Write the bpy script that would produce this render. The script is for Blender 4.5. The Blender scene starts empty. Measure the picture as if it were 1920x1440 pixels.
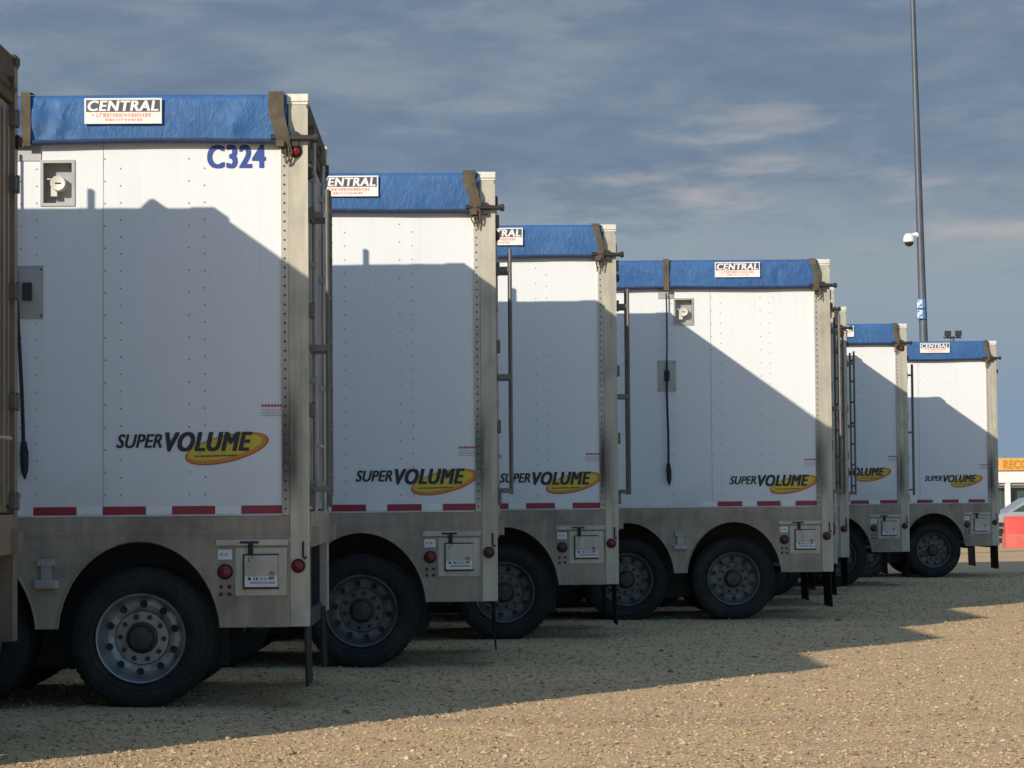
import bpy, math, random
from mathutils import Vector, Matrix, noise
random.seed(7)
C = bpy.context.scene.collection
S = bpy.context.scene

# ------------------------------------------------------------------ camera
F, YAW, PITCH, ROLL, EYE = 4670.4, 0.0176, 0.0479, 0.0087, 1.3416
cam = bpy.data.cameras.new('camera')
cam.sensor_width = 36.0
cam.lens = 36.0 * F / 1920.0
cam.clip_start = 0.1
cam.clip_end = 6000
camo = bpy.data.objects.new('camera', cam)
C.objects.link(camo)
fw = Vector((math.sin(YAW) * math.cos(PITCH), math.cos(YAW) * math.cos(PITCH), math.sin(PITCH)))
rt = Vector((math.cos(YAW), -math.sin(YAW), 0))
up = rt.cross(fw)
cr, sr = math.cos(ROLL), math.sin(ROLL)
rt2 = cr * rt - sr * up
up2 = sr * rt + cr * up
M = Matrix((rt2, up2, -fw)).transposed().to_4x4()
M.translation = (0, 0, EYE)
camo.matrix_world = M
S.camera = camo

# ------------------------------------------------------------------ light
LD = Vector((1.0, 1.345, -0.722)).normalized()          # direction the sunlight travels
SUN_EL = math.asin(-LD.z)
SUN_AZ = math.atan2(-LD.x, -LD.y)
sun = bpy.data.lights.new('sun', 'SUN')
sun.energy = 4.15
sun.angle = math.radians(0.55)
sun.color = (1.0, 0.90, 0.75)
suno = bpy.data.objects.new('sun', sun)
C.objects.link(suno)
suno.rotation_euler = (-LD).to_track_quat('Z', 'Y').to_euler()
suno.location = (-20, -27, 20)
S.view_settings.view_transform = 'Standard'
S.view_settings.look = 'None'
S.view_settings.exposure = 0.12
S.view_settings.gamma = 1.0
S.render.filter_size = 2.3

# ------------------------------------------------------------------ world
W = bpy.data.worlds.new('World')
S.world = W
W.use_nodes = True
nt = W.node_tree
nt.nodes.clear()


class NG:
    """tiny node-graph helper"""
    def __init__(s, tree):
        s.t = tree

    def n(s, typ, **kw):
        x = s.t.nodes.new(typ)
        for k, v in kw.items():
            setattr(x, k, v)
        return x

    def l(s, a, b):
        s.t.links.new(a, b)

    def val(s, sock, v):
        if hasattr(v, 'is_linked') or isinstance(v, bpy.types.NodeSocket):
            s.l(v, sock)
        else:
            sock.default_value = v

    def m(s, op, a, b=0.0, c=None, clamp=False):
        x = s.n('ShaderNodeMath', operation=op, use_clamp=clamp)
        s.val(x.inputs[0], a)
        s.val(x.inputs[1], b)
        if c is not None:
            s.val(x.inputs[2], c)
        return x.outputs[0]

    def ss(s, v, a, b):
        x = s.n('ShaderNodeMapRange', interpolation_type='SMOOTHSTEP')
        s.val(x.inputs['Value'], v)
        x.inputs['From Min'].default_value = a
        x.inputs['From Max'].default_value = b
        return x.outputs[0]

    def noise(s, vec, scale, detail=4, rough=0.5, dist=0.0, col=False):
        x = s.n('ShaderNodeTexNoise')
        if vec is not None:
            s.l(vec, x.inputs['Vector'])
        x.inputs['Scale'].default_value = scale
        x.inputs['Detail'].default_value = detail
        x.inputs['Roughness'].default_value = rough
        x.inputs['Distortion'].default_value = dist
        return x.outputs['Color' if col else 'Fac']

    def ramp(s, fac, stops, interp='LINEAR'):
        x = s.n('ShaderNodeValToRGB')
        x.color_ramp.interpolation = interp
        e = x.color_ramp.elements
        while len(e) > 1:
            e.remove(e[-1])
        e[0].position = stops[0][0]
        e[0].color = (*stops[0][1], 1)
        for p, c in stops[1:]:
            q = e.new(p)
            q.color = (*c, 1)
        s.l(fac, x.inputs['Fac'])
        return x.outputs['Color']

    def mix(s, fac, a, b, mode='MIX'):
        x = s.n('ShaderNodeMix', data_type='RGBA', blend_type=mode)
        s.val(x.inputs[0], fac)
        for sk, v in ((x.inputs[6], a), (x.inputs[7], b)):
            if isinstance(v, bpy.types.NodeSocket):
                s.l(v, sk)
            else:
                sk.default_value = (*v, 1)
        return x.outputs[2]

    def comb(s, x, y, z):
        q = s.n('ShaderNodeCombineXYZ')
        for i, v in enumerate((x, y, z)):
            s.val(q.inputs[i], v)
        return q.outputs[0]

    def sep(s, v):
        q = s.n('ShaderNodeSeparateXYZ')
        s.l(v, q.inputs[0])
        return q.outputs

    def mapv(s, vec, scale, loc=(0, 0, 0)):
        q = s.n('ShaderNodeMapping')
        s.l(vec, q.inputs['Vector'])
        q.inputs['Scale'].default_value = scale
        q.inputs['Location'].default_value = loc
        return q.outputs[0]


g = NG(nt)
out = g.n('ShaderNodeOutputWorld')
sky = g.n('ShaderNodeTexSky', sky_type='NISHITA')
sky.sun_disc = False
sky.sun_elevation = SUN_EL
sky.sun_rotation = SUN_AZ
sky.air_density = 1.0
sky.dust_density = 0.6
bg1 = g.n('ShaderNodeBackground')
bg1.inputs['Strength'].default_value = 0.09
g.l(sky.outputs[0], bg1.inputs['Color'])
tc = g.n('ShaderNodeTexCoord')
dx, dy, dz = g.sep(tc.outputs['Generated'])
d0 = tc.outputs['Generated']
na = g.noise(g.mapv(d0, (5.0, 5.0, 19), (3.3, 1.2, 0.4)), 1.5, 9, 0.58)
nb = g.noise(g.mapv(d0, (7, 7, 30), (1.7, 5.1, 2.2)), 1.8, 8, 0.53)
nc = g.noise(g.mapv(d0, (2.2, 2.2, 9), (8.2, 0.6, 1.1)), 1.3, 3, 0.5)
nd = g.noise(g.mapv(d0, (14, 14, 50), (4.7, 2.1, 6.2)), 2.0, 8, 0.6)
el = g.m('ADD', dz, g.m('ADD', g.m('MULTIPLY', g.m('SUBTRACT', na, 0.5), 0.075), g.m('MULTIPLY', g.m('SUBTRACT', nc, 0.5), 0.06)))
# layered stratocumulus: pale slate low down, dark bellies above with paler broken tops between
lay = g.ramp(g.m('MULTIPLY', el, 4.0), [(0.0, (0.185, 0.280, 0.410)), (0.28, (0.248, 0.316, 0.385)), (0.40, (0.275, 0.335, 0.380)),
                                        (0.455, (0.240, 0.300, 0.360)), (0.52, (0.168, 0.228, 0.315)), (0.61, (0.150, 0.214, 0.300)), (0.72, (0.185, 0.240, 0.315)), (0.78, (0.148, 0.205, 0.295)), (0.90, (0.160, 0.208, 0.290)), (1.0, (0.20, 0.25, 0.32))])
hi = g.ss(dz, 0.07, 0.12)
lump = g.m('ADD', g.m('MULTIPLY', na, 0.6), g.m('MULTIPLY', nd, 0.4))
lay = g.mix(g.m('MULTIPLY', g.m('MULTIPLY', g.ss(lump, 0.47, 0.63), 0.62), hi), lay, (0.255, 0.300, 0.352))
lay = g.mix(g.m('MULTIPLY', g.m('MULTIPLY', g.ss(lump, 0.51, 0.38), 0.6), hi), lay, (0.130, 0.184, 0.268))
puff = g.m('MULTIPLY', g.ss(nb, 0.50, 0.70), g.m('MULTIPLY', g.ss(dz, 0.088, 0.115), g.m('SUBTRACT', 1.0, g.ss(dz, 0.135, 0.170))))
base3 = g.mix(g.m('MULTIPLY', puff, 0.85), lay, (0.44, 0.42, 0.415))
bg2 = g.n('ShaderNodeBackground')
bg2.inputs['Strength'].default_value = 1.0
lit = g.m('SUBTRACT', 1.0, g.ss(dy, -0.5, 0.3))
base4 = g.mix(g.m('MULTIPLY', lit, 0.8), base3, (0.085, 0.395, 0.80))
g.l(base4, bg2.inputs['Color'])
ncov = g.noise(g.mapv(tc.outputs['Generated'], (1, 1, 1.6)), 2.2, 6, 0.55)
bank = g.ss(dy, -0.45, 0.35)
cover = g.m('ADD', bank, g.m('MULTIPLY', g.ss(ncov, 0.38, 0.62), 0.8), clamp=True)
mx = g.n('ShaderNodeMixShader')
g.l(cover, mx.inputs[0])
g.l(bg1.outputs[0], mx.inputs[1])
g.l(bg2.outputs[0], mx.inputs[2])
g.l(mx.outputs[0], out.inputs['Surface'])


# ------------------------------------------------------------------ materials
def new_mat(name):
    m = bpy.data.materials.new(name)
    m.use_nodes = True
    t = m.node_tree
    t.nodes.clear()
    q = NG(t)
    o = q.n('ShaderNodeOutputMaterial')
    b = q.n('ShaderNodeBsdfPrincipled')
    q.l(b.outputs[0], o.inputs['Surface'])
    tcx = q.n('ShaderNodeTexCoord')
    oi = q.n('ShaderNodeObjectInfo')
    ad = q.n('ShaderNodeVectorMath', operation='ADD')
    q.l(tcx.outputs['Object'], ad.inputs[0])
    q.l(q.comb(q.m('MULTIPLY', oi.outputs['Random'], 53.0), q.m('MULTIPLY', oi.outputs['Random'], 31.0), 0.0), ad.inputs[1])
    q.rnd = oi.outputs['Random']
    q.obj = tcx.outputs['Object']
    q.vec = ad.outputs[0]
    q.b = b
    q.out = o
    return m, q


def bump(q, height, strength, dist=0.01):
    x = q.n('ShaderNodeBump')
    x.inputs['Strength'].default_value = strength
    x.inputs['Distance'].default_value = dist
    q.l(height, x.inputs['Height'])
    q.l(x.outputs[0], q.b.inputs['Normal'])


def simple(name, col, rough=0.5, metal=0.0, var=0.15, scale=6.0, spec=0.5, stretch=(1, 1, 1), bmp=0.0, bscale=40, dirt=None, dirt_amt=0.5):
    m, q = new_mat(name)
    nz = q.noise(q.mapv(q.vec, stretch), scale, 5, 0.6)
    lo = tuple(max(0, c * (1 - var)) for c in col)
    hi = tuple(min(1, c * (1 + var)) for c in col)
    c = q.ramp(nz, [(0.3, lo), (0.7, hi)])
    if dirt:
        n3 = q.noise(q.mapv(q.vec, (2.2, 2.2, 0.7)), 2.3, 7, 0.65)
        c = q.mix(q.m('MULTIPLY', q.ss(n3, 0.48, 0.72), dirt_amt), c, dirt)
    q.l(c, q.b.inputs['Base Color'])
    q.b.inputs['Metallic'].default_value = metal
    q.l(q.m('MULTIPLY_ADD', nz, 0.25, rough - 0.12), q.b.inputs['Roughness'])
    q.b.inputs['Specular IOR Level'].default_value = spec
    if bmp:
        bump(q, q.noise(q.vec, bscale, 4, 0.6), bmp, 0.004)
    return m


MT = {}
# white painted sheet: faint vertical run-off streaks, road grime rising from the lower edge, slight oil-canning
m, q = new_mat('white_sheet')
st = q.noise(q.mapv(q.vec, (9, 9, 0.35)), 2.0, 6, 0.6)
bl = q.noise(q.vec, 1.3, 5, 0.6)
px_, py_, pz_ = q.sep(q.obj)
c = q.ramp(st, [(0.25, (0.745, 0.762, 0.775)), (0.75, (0.785, 0.797, 0.80))])
grime = q.m('MULTIPLY', q.m('SUBTRACT', 1.0, q.ss(pz_, 1.27, 1.75)), q.ss(bl, 0.35, 0.75))
c = q.mix(q.m('MULTIPLY', grime, 0.30), c, (0.42, 0.39, 0.34))
run = q.noise(q.mapv(q.vec, (22, 22, 0.5)), 1.6, 5, 0.6)
c = q.mix(q.m('MULTIPLY', q.m('MULTIPLY', q.ss(run, 0.55, 0.75), q.ss(bl, 0.4, 0.65)), 0.16), c, (0.40, 0.37, 0.31))
c = q.mix(q.m('MULTIPLY', q.ss(bl, 0.5, 0.8), 0.12), c, (0.55, 0.53, 0.48))
q.l(c, q.b.inputs['Base Color'])
q.b.inputs['Roughness'].default_value = 0.42
q.b.inputs['Specular IOR Level'].default_value = 0.35
bump(q, q.noise(q.mapv(q.vec, (1.6, 1.6, 0.6)), 1.5, 3, 0.45), 0.16, 0.02)
MT['white'] = m
MT['rivet'] = simple('rivet_metal', (0.30, 0.31, 0.32), 0.5, 0.3, 0.1)


def alu(name, col, metal, rough, stain=0.0, zlo=1.25, zhi=2.3, dark=(0.035, 0.03, 0.025), low=0.35):
    m, q = new_mat(name)
    a = q.noise(q.mapv(q.vec, (7, 7, 0.6)), 2.2, 6, 0.62)
    b_ = q.noise(q.vec, 3.0, 7, 0.65)
    x_, y_, z_ = q.sep(q.obj)
    c = q.ramp(a, [(0.28, tuple(k * 0.78 for k in col)), (0.72, tuple(min(1, k * 1.12) for k in col))])
    c = q.mix(q.m('MULTIPLY', q.ss(b_, 0.45, 0.75), low), c, tuple(k * 0.45 for k in col))
    if stain:
        band = q.m('MULTIPLY', q.ss(z_, zlo, zlo + 0.35), q.m('SUBTRACT', 1.0, q.ss(z_, zhi - 0.5, zhi)))
        side = q.m('SUBTRACT', 1.0, q.ss(x_, -0.11, -0.02))
        c = q.mix(q.m('MULTIPLY', q.m('MULTIPLY', band, side), q.m('MULTIPLY', q.ss(a, 0.22, 0.52), q.m('MULTIPLY_ADD', q.rnd, 0.35 * stain, 0.65 * stain))), c, dark)
    q.l(c, q.b.inputs['Base Color'])
    q.b.inputs['Metallic'].default_value = metal
    q.l(q.m('MULTIPLY_ADD', b_, 0.3, rough - 0.15), q.b.inputs['Roughness'])
    bump(q, q.noise(q.vec, 14, 4, 0.6), 0.08, 0.01)
    return m


MT['alu'] = alu('dull_aluminium', (0.50, 0.47, 0.40), 0.45, 0.5)
MT['skirt'] = alu('grimy_aluminium', (0.365, 0.305, 0.232), 0.15, 0.55, low=0.7)
MT['post'] = alu('stained_post', (0.52, 0.48, 0.385), 0.25, 0.5, stain=0.95, low=0.45)
MT['strip'] = alu('rivet_strip_metal', (0.50, 0.47, 0.40), 0.4, 0.5, stain=0.9)
MT['cap'] = alu('pale_cap', (0.72, 0.70, 0.62), 0.1, 0.5, low=0.15)
MT['door'] = alu('door_aluminium', (0.50, 0.475, 0.43), 0.35, 0.5, low=0.45)
MT['ladder'] = simple('ladder_metal', (0.15, 0.142, 0.13), 0.5, 0.4, 0.2, 5, dirt=(0.08, 0.07, 0.06), dirt_amt=0.5)
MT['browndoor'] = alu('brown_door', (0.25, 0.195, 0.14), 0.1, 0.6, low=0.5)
MT['bare'] = simple('bare_plate', (0.42, 0.42, 0.40), 0.5, 0.4, 0.15, 4, dirt=(0.15, 0.14, 0.12), dirt_amt=0.4)
MT['dark'] = simple('dark_steel', (0.035, 0.035, 0.035), 0.6, 0.2, 0.3, 5)
MT['black'] = simple('black_plastic', (0.015, 0.015, 0.016), 0.5, 0.0, 0.3, 8)
MT['rubber'] = simple('tyre_rubber', (0.022, 0.0215, 0.021), 0.75, 0.0, 0.3, 5, spec=0.3, dirt=(0.075, 0.065, 0.052), dirt_amt=0.5, bmp=0.1)
MT['flap'] = simple('flap_rubber', (0.013, 0.013, 0.013), 0.7, 0.0, 0.3, 5, spec=0.25, dirt=(0.05, 0.042, 0.034), dirt_amt=0.5)
MT['rim'] = simple('rim_aluminium', (0.31, 0.31, 0.30), 0.42, 0.55, 0.18, 7, dirt=(0.045, 0.04, 0.033), dirt_amt=0.92)
MT['rimdirty'] = simple('grimy_rim', (0.15, 0.145, 0.135), 0.55, 0.35, 0.3, 6, dirt=(0.035, 0.031, 0.026), dirt_amt=0.95)
MT['hub'] = simple('oily_hub', (0.055, 0.05, 0.042), 0.5, 0.3, 0.3, 9)
MT['strap'] = simple('khaki_webbing', (0.115, 0.095, 0.064), 0.85, 0.0, 0.3, 12, spec=0.2, dirt=(0.07, 0.06, 0.04), dirt_amt=0.5, bmp=0.4, bscale=90)
MT['rope'] = simple('dark_rope', (0.02, 0.024, 0.03), 0.8, 0.0, 0.3, 20)
MT['red'] = simple('red_tape', (0.30, 0.018, 0.042), 0.45, 0.0, 0.12, 14, dirt=(0.25, 0.06, 0.06), dirt_amt=0.5)
MT['tapewhite'] = simple('white_tape', (0.78, 0.79, 0.80), 0.35, 0.0, 0.05, 14)
MT['lens'] = simple('red_lens', (0.20, 0.014, 0.018), 0.3, 0.0, 0.15, 30)
MT['lensdull'] = simple('dull_lens', (0.085, 0.022, 0.016), 0.4, 0.0, 0.2, 30)
MT['ink'] = simple('black_ink', (0.026, 0.026, 0.03), 0.5, 0.0, 0.15, 10)
MT['blueink'] = simple('blue_ink', (0.025, 0.065, 0.30), 0.45, 0.0, 0.12, 10)
MT['yellow'] = simple('yellow_ink', (0.66, 0.49, 0.045), 0.45, 0.0, 0.08, 10)
MT['orange'] = simple('orange_ink', (0.60, 0.24, 0.03), 0.45, 0.0, 0.1, 8)
MT['redink'] = simple('red_ink', (0.50, 0.035, 0.03), 0.45, 0.0, 0.1, 10)
MT['sticker'] = simple('white_sticker', (0.74, 0.74, 0.75), 0.4, 0.0, 0.05, 10)
MT['patch'] = simple('sewn_patch', (0.80, 0.77, 0.74), 0.55, 0.0, 0.05, 8)
MT['patchblack'] = simple('patch_black', (0.075, 0.075, 0.105), 0.55, 0.0, 0.2, 8)
MT['patchred'] = simple('patch_red', (0.72, 0.36, 0.25), 0.55, 0.0, 0.15, 8)
MT['docred'] = simple('sticker_red', (0.45, 0.12, 0.14), 0.45)
MT['docgrey'] = simple('sticker_grey', (0.38, 0.37, 0.42), 0.45)
# tarpaulin
m, q = new_mat('blue_tarpaulin')
a = q.noise(q.mapv(q.vec, (1, 1, 0.6)), 2.2, 6, 0.6)
f_ = q.noise(q.mapv(q.vec, (6, 6, 2)), 6.0, 5, 0.65)
c = q.ramp(a, [(0.3, (0.030, 0.102, 0.275)), (0.7, (0.050, 0.145, 0.335))])
c = q.mix(q.m('MULTIPLY', q.ss(f_, 0.48, 0.75), 0.45), c, (0.12, 0.19, 0.31))
c = q.mix(q.m('MULTIPLY', q.ss(q.noise(q.mapv(q.vec, (1.5, 1.5, 4)), 2.6, 6, 0.6), 0.5, 0.72), 0.4), c, (0.06, 0.095, 0.17))
q.l(c, q.b.inputs['Base Color'])
q.b.inputs['Roughness'].default_value = 0.5
q.b.inputs['Specular IOR Level'].default_value = 0.25
bump(q, q.noise(q.mapv(q.vec, (6, 6, 3)), 3.2, 6, 0.6, 0.9), 0.5, 0.025)
MT['tarp'] = m
MT['hem'] = simple('tarp_hem', (0.015, 0.028, 0.075), 0.6, 0.0, 0.2, 8)


# ------------------------------------------------------------------ mesh helpers
class MB:
    def __init__(s):
        s.v, s.f, s.m = [], [], []

    def add(s, vs, fs, mi=0):
        o = len(s.v)
        s.v += [tuple(p) for p in vs]
        for f in fs:
            s.f.append(tuple(i + o for i in f))
            s.m.append(mi)

    def box(s, x0, x1, y0, y1, z0, z1, mi=0):
        vs = [(x, y, z) for x in (x0, x1) for y in (y0, y1) for z in (z0, z1)]
        s.add(vs, [(0, 1, 3, 2), (4, 6, 7, 5), (0, 4, 5, 1), (2, 3, 7, 6), (0, 2, 6, 4), (1, 5, 7, 3)], mi)

    def bbox(s, x0, x1, y0, y1, z0, z1, b=0.004, mi=0):
        """box with chamfered edges"""
        c = ((x0 + x1) / 2, (y0 + y1) / 2, (z0 + z1) / 2)
        h = ((x1 - x0) / 2, (y1 - y0) / 2, (z1 - z0) / 2)
        idx, vs = {}, []
        for sx in (-1, 1):
            for sy in (-1, 1):
                for sz in (-1, 1):
                    sg = (sx, sy, sz)
                    for ax in range(3):
                        p = [c[k] + sg[k] * (h[k] - (0 if k == ax else b)) for k in range(3)]
                        idx[(sg, ax)] = len(vs)
                        vs.append(p)
        fs = []
        R = (-1, 1)

        def sg_of(ax, sa, o1, a, o2, b2):
            r = [0, 0, 0]
            r[ax] = sa
            r[o1] = a
            r[o2] = b2
            return tuple(r)
        for ax in range(3):
            o1, o2 = (ax + 1) % 3, (ax + 2) % 3
            for sa in R:
                qd = [idx[(sg_of(ax, sa, o1, a, o2, b2), ax)] for a, b2 in ((-1, -1), (1, -1), (1, 1), (-1, 1))]
                fs.append(qd if sa > 0 else qd[::-1])
        for ax in range(3):          # edges along ax
            o1, o2 = (ax + 1) % 3, (ax + 2) % 3
            for a in R:
                for b2 in R:
                    p, r = sg_of(ax, -1, o1, a, o2, b2), sg_of(ax, 1, o1, a, o2, b2)
                    qd = [idx[(p, o1)], idx[(r, o1)], idx[(r, o2)], idx[(p, o2)]]
                    fs.append(qd if a * b2 < 0 else qd[::-1])
        for sx in R:
            for sy in R:
                for sz in R:
                    sg = (sx, sy, sz)
                    t = [idx[(sg, 0)], idx[(sg, 1)], idx[(sg, 2)]]
                    fs.append(t if sx * sy * sz > 0 else t[::-1])
        s.add(vs, fs, mi)

    def tube(s, pts, r, n=8, mi=0, cap=True):
        pts = [Vector(p) for p in pts]
        rs = r if isinstance(r, (list, tuple)) else [r] * len(pts)
        vs, fs = [], []
        for i, p in enumerate(pts):
            d = (pts[min(i + 1, len(pts) - 1)] - pts[max(i - 1, 0)]).normalized()
            a = d.orthogonal().normalized() if i == 0 else (a - d * a.dot(d)).normalized()
            b = d.cross(a)
            for k in range(n):
                t = 2 * math.pi * k / n
                vs.append(p + (a * math.cos(t) + b * math.sin(t)) * rs[i])
        for i in range(len(pts) - 1):
            for k in range(n):
                fs.append((i * n + k, i * n + (k + 1) % n, (i + 1) * n + (k + 1) % n, (i + 1) * n + k))
        if cap:
            fs.append(tuple(range(n - 1, -1, -1)))
            fs.append(tuple((len(pts) - 1) * n + k for k in range(n)))
        s.add(vs, fs, mi)

    def lathe(s, prof, c, axis='y', n=32, mi=0, closed=False, flip=False, cap=True):
        """prof: (t, r) along the axis; c: centre"""
        vs, fs = [], []
        for t, r in prof:
            for k in range(n):
                a = 2 * math.pi * k / n
                ca, sa = r * math.cos(a), r * math.sin(a)
                if axis == 'y':
                    vs.append((c[0] + ca, c[1] + t, c[2] + sa))
                elif axis == 'x':
                    vs.append((c[0] + t, c[1] + ca, c[2] + sa))
                else:
                    vs.append((c[0] + ca, c[1] + sa, c[2] + t))
        P = len(prof)
        for i in range(P if closed else P - 1):
            j = (i + 1) % P
            for k in range(n):
                f = (i * n + k, i * n + (k + 1) % n, j * n + (k + 1) % n, j * n + k)
                fs.append(f if not flip else f[::-1])
        if not closed and cap:
            for i in (0, P - 1):
                if prof[i][1] > 1e-4:
                    f = tuple(i * n + k for k in range(n))
                    fs.append(f)
        s.add(vs, fs, mi)

    def prism(s, poly, y0, y1, mi=0):
        """poly: list of (x, z); extruded in y"""
        n = len(poly)
        vs = [(x, y0, z) for x, z in poly] + [(x, y1, z) for x, z in poly]
        fs = [tuple(range(n)), tuple(range(2 * n - 1, n - 1, -1))]
        for i in range(n):
            j = (i + 1) % n
            fs.append((i, i + n, j + n, j))
        s.add(vs, fs, mi)

    def mesh(s, name, mats, smooth=True):
        me = bpy.data.meshes.new(name)
        me.from_pydata(s.v, [], s.f)
        for mt in mats:
            me.materials.append(MT[mt] if isinstance(mt, str) else mt)
        for p, mi in zip(me.polygons, s.m):
            p.material_index = mi
            p.use_smooth = smooth
        me.update()
        if smooth:
            me.set_sharp_from_angle(angle=math.radians(35))
        return me


MESH = {}


def part(name, key, fn, mats, parent, loc=(0, 0, 0), rz=0.0):
    """a child mesh; shapes shared under the same key are built once"""
    if key not in MESH:
        b = MB()
        fn(b)
        MESH[key] = b.mesh(key, mats)
    o = bpy.data.objects.new(name, MESH[key])
    C.objects.link(o)
    o.parent = parent
    o.location = loc
    o.rotation_euler = (0, 0, rz)
    return o


def thing(name, label, cat, loc=(0, 0, 0), rz=0.0, group=None):
    o = bpy.data.objects.new(name, None)
    C.objects.link(o)
    o.empty_display_size = 0.3
    o.location = loc
    o.rotation_euler = (0, 0, rz)
    o['label'] = label
    o['category'] = cat
    if group:
        o['group'] = group
    return o


def text_geo(txt, size, offset=0.0, shear=0.0, sx=1.0, space=1.0):
    cu = bpy.data.curves.new('txt', 'FONT')
    cu.body = txt
    cu.size = size
    cu.offset = offset
    cu.shear = shear
    cu.resolution_u = 4
    cu.space_character = space
    o = bpy.data.objects.new('txt', cu)
    me = bpy.data.meshes.new_from_object(o)
    vs = [(p.co.x * sx, p.co.y) for p in me.vertices]
    fs = [tuple(p.vertices) for p in me.polygons]
    bpy.data.objects.remove(o)
    bpy.data.meshes.remove(me)
    bpy.data.curves.remove(cu)
    return vs, fs


def put_text(b, txt, x0, x1, z0, z1, y, mi=0, offset=0.0, shear=0.0, space=1.0, bold=0.0):
    """fit a line of lettering into the rectangle, facing -y"""
    vs, fs = text_geo(txt, 1.0, offset, shear, 1.0, space)
    ax, bx = min(p[0] for p in vs), max(p[0] for p in vs)
    az, bz = min(p[1] for p in vs), max(p[1] for p in vs)
    k = 0
    sh = [0.0] if bold <= 0 else [-bold, -bold / 2, 0.0, bold / 2, bold]
    for dxx in sh:
        for dzz in ([0.0] if bold <= 0 else [-bold * 0.45, bold * 0.45]):
            vv = [(x0 + bold + (p[0] - ax) / (bx - ax) * (x1 - x0 - 2 * bold) + dxx, y - 0.00012 * k, z0 + (p[1] - az) / (bz - az) * (z1 - z0) + dzz) for p in vs]
            b.add(vv, fs, mi)
            k += 1


# ------------------------------------------------------------------ trailers
L, WD = 12.6, 2.60
AX = (-1.13, -2.35, -3.57)
GX0, GX1, GZ0, GZ1 = -1.765, -1.575, 3.375, 3.645   # opening of the recessed gauge box


def f_body(b):
    b.box(-L, -0.12, 0.115, 2.58, 1.22, 4.03)


def f_side(b):
    y, yi = 0.02, 0.114
    x0, x1, z0, z1 = -L, -0.13, 1.275, 3.86
    # sheet with the gauge-box opening, and its thickness
    X = [x0, GX0, GX1, x1]
    Z = [z0, GZ0, GZ1, z1]
    for i in range(3):
        for j in range(3):
            if i == 1 and j == 1:
                continue
            b.add([(X[i], y, Z[j]), (X[i + 1], y, Z[j]), (X[i + 1], y, Z[j + 1]), (X[i], y, Z[j + 1])], [(0, 1, 2, 3)])
    b.add([(x0, y, z0), (x1, y, z0), (x1, yi, z0), (x0, yi, z0)], [(0, 3, 2, 1)])
    b.add([(x0, y, z1), (x1, y, z1), (x1, yi, z1), (x0, yi, z1)], [(0, 1, 2, 3)])
    b.add([(x0, y, z0), (x0, y, z1), (x0, yi, z1), (x0, yi, z0)], [(0, 1, 2, 3)])
    # rivets in paired columns on each upright, fine seam battens
    k = 0
    x = -0.69
    while x > -L + 0.3:
        for xx in (x, x - 0.105):
            z = 1.42
            while z < 3.7:
                r = 0.0068
                if not (GX0 - .04 < xx < GX1 + .04 and GZ0 - .05 < z < GZ1 + .05):
                    b.lathe([(0.0, r), (-0.003, r * 0.8), (-0.005, 0.0005)], (xx, y, z), 'y', 6, 1)
                z += 0.115 if xx == x else 0.15
        if k % 2 == 1:
            b.box(x - 0.118, x - 0.114, y - 0.0025, y, z0 + 0.002, z1 - 0.002, 2)
        x -= 0.56
        k += 1


def f_gaugebox(b):
    y = 0.02
    yi = 0.106
    t = 0.0
    # recess walls
    b.add([(GX0, y, GZ0), (GX0, yi, GZ0), (GX0, yi, GZ1), (GX0, y, GZ1)], [(0, 1, 2, 3)])
    b.add([(GX1, y, GZ0), (GX1, yi, GZ0), (GX1, yi, GZ1), (GX1, y, GZ1)], [(3, 2, 1, 0)])
    b.add([(GX0, y, GZ0), (GX1, y, GZ0), (GX1, yi, GZ0), (GX0, yi, GZ0)], [(0, 1, 2, 3)])
    b.add([(GX0, y, GZ1), (GX1, y, GZ1), (GX1, yi, GZ1), (GX0, yi, GZ1)], [(3, 2, 1, 0)])
    b.add([(GX0, yi, GZ0), (GX1, yi, GZ0), (GX1, yi, GZ1), (GX0, yi, GZ1)], [(0, 1, 2, 3)])
    # flange round the opening
    w = 0.02
    for a, c, d, e in ((GX0 - w, GX0, GZ0 - w, GZ1 + w), (GX1, GX1 + w, GZ0 - w, GZ1 + w), (GX0, GX1, GZ0 - w, GZ0), (GX0, GX1, GZ1, GZ1 + w)):
        b.box(a, c, 0.011, 0.0195, d, e)


def f_dial(b):
    cx, cz = (GX0 + GX1) / 2 + 0.0, GZ0 + 0.135
    b.lathe([(0.105, 0.052), (0.03, 0.052), (0.024, 0.047), (0.026, 0.04), (0.027, 0.0)], (cx, 0, cz), 'y', 24)
    b.box(cx - 0.05, cx - 0.01, 0.05, 0.105, cz - 0.085, cz - 0.02)
    b.tube([(cx - 0.05, 0.05, cz + 0.03), (cx - 0.075, 0.04, cz + 0.03)], 0.006, 6)
    b.box(cx - 0.02, cx + 0.02, 0.022, 0.0235, cz - 0.004, cz + 0.004, 1)


def arch(xc, n=22):
    cz, a, h = 0.47, 0.545, 0.645
    t0 = math.asin((0.535 - cz) / h)
    return [(xc + a * math.cos(t), cz + h * math.sin(t)) for t in [t0 + (math.pi - 2 * t0) * k / n for k in range(n + 1)]]


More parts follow.
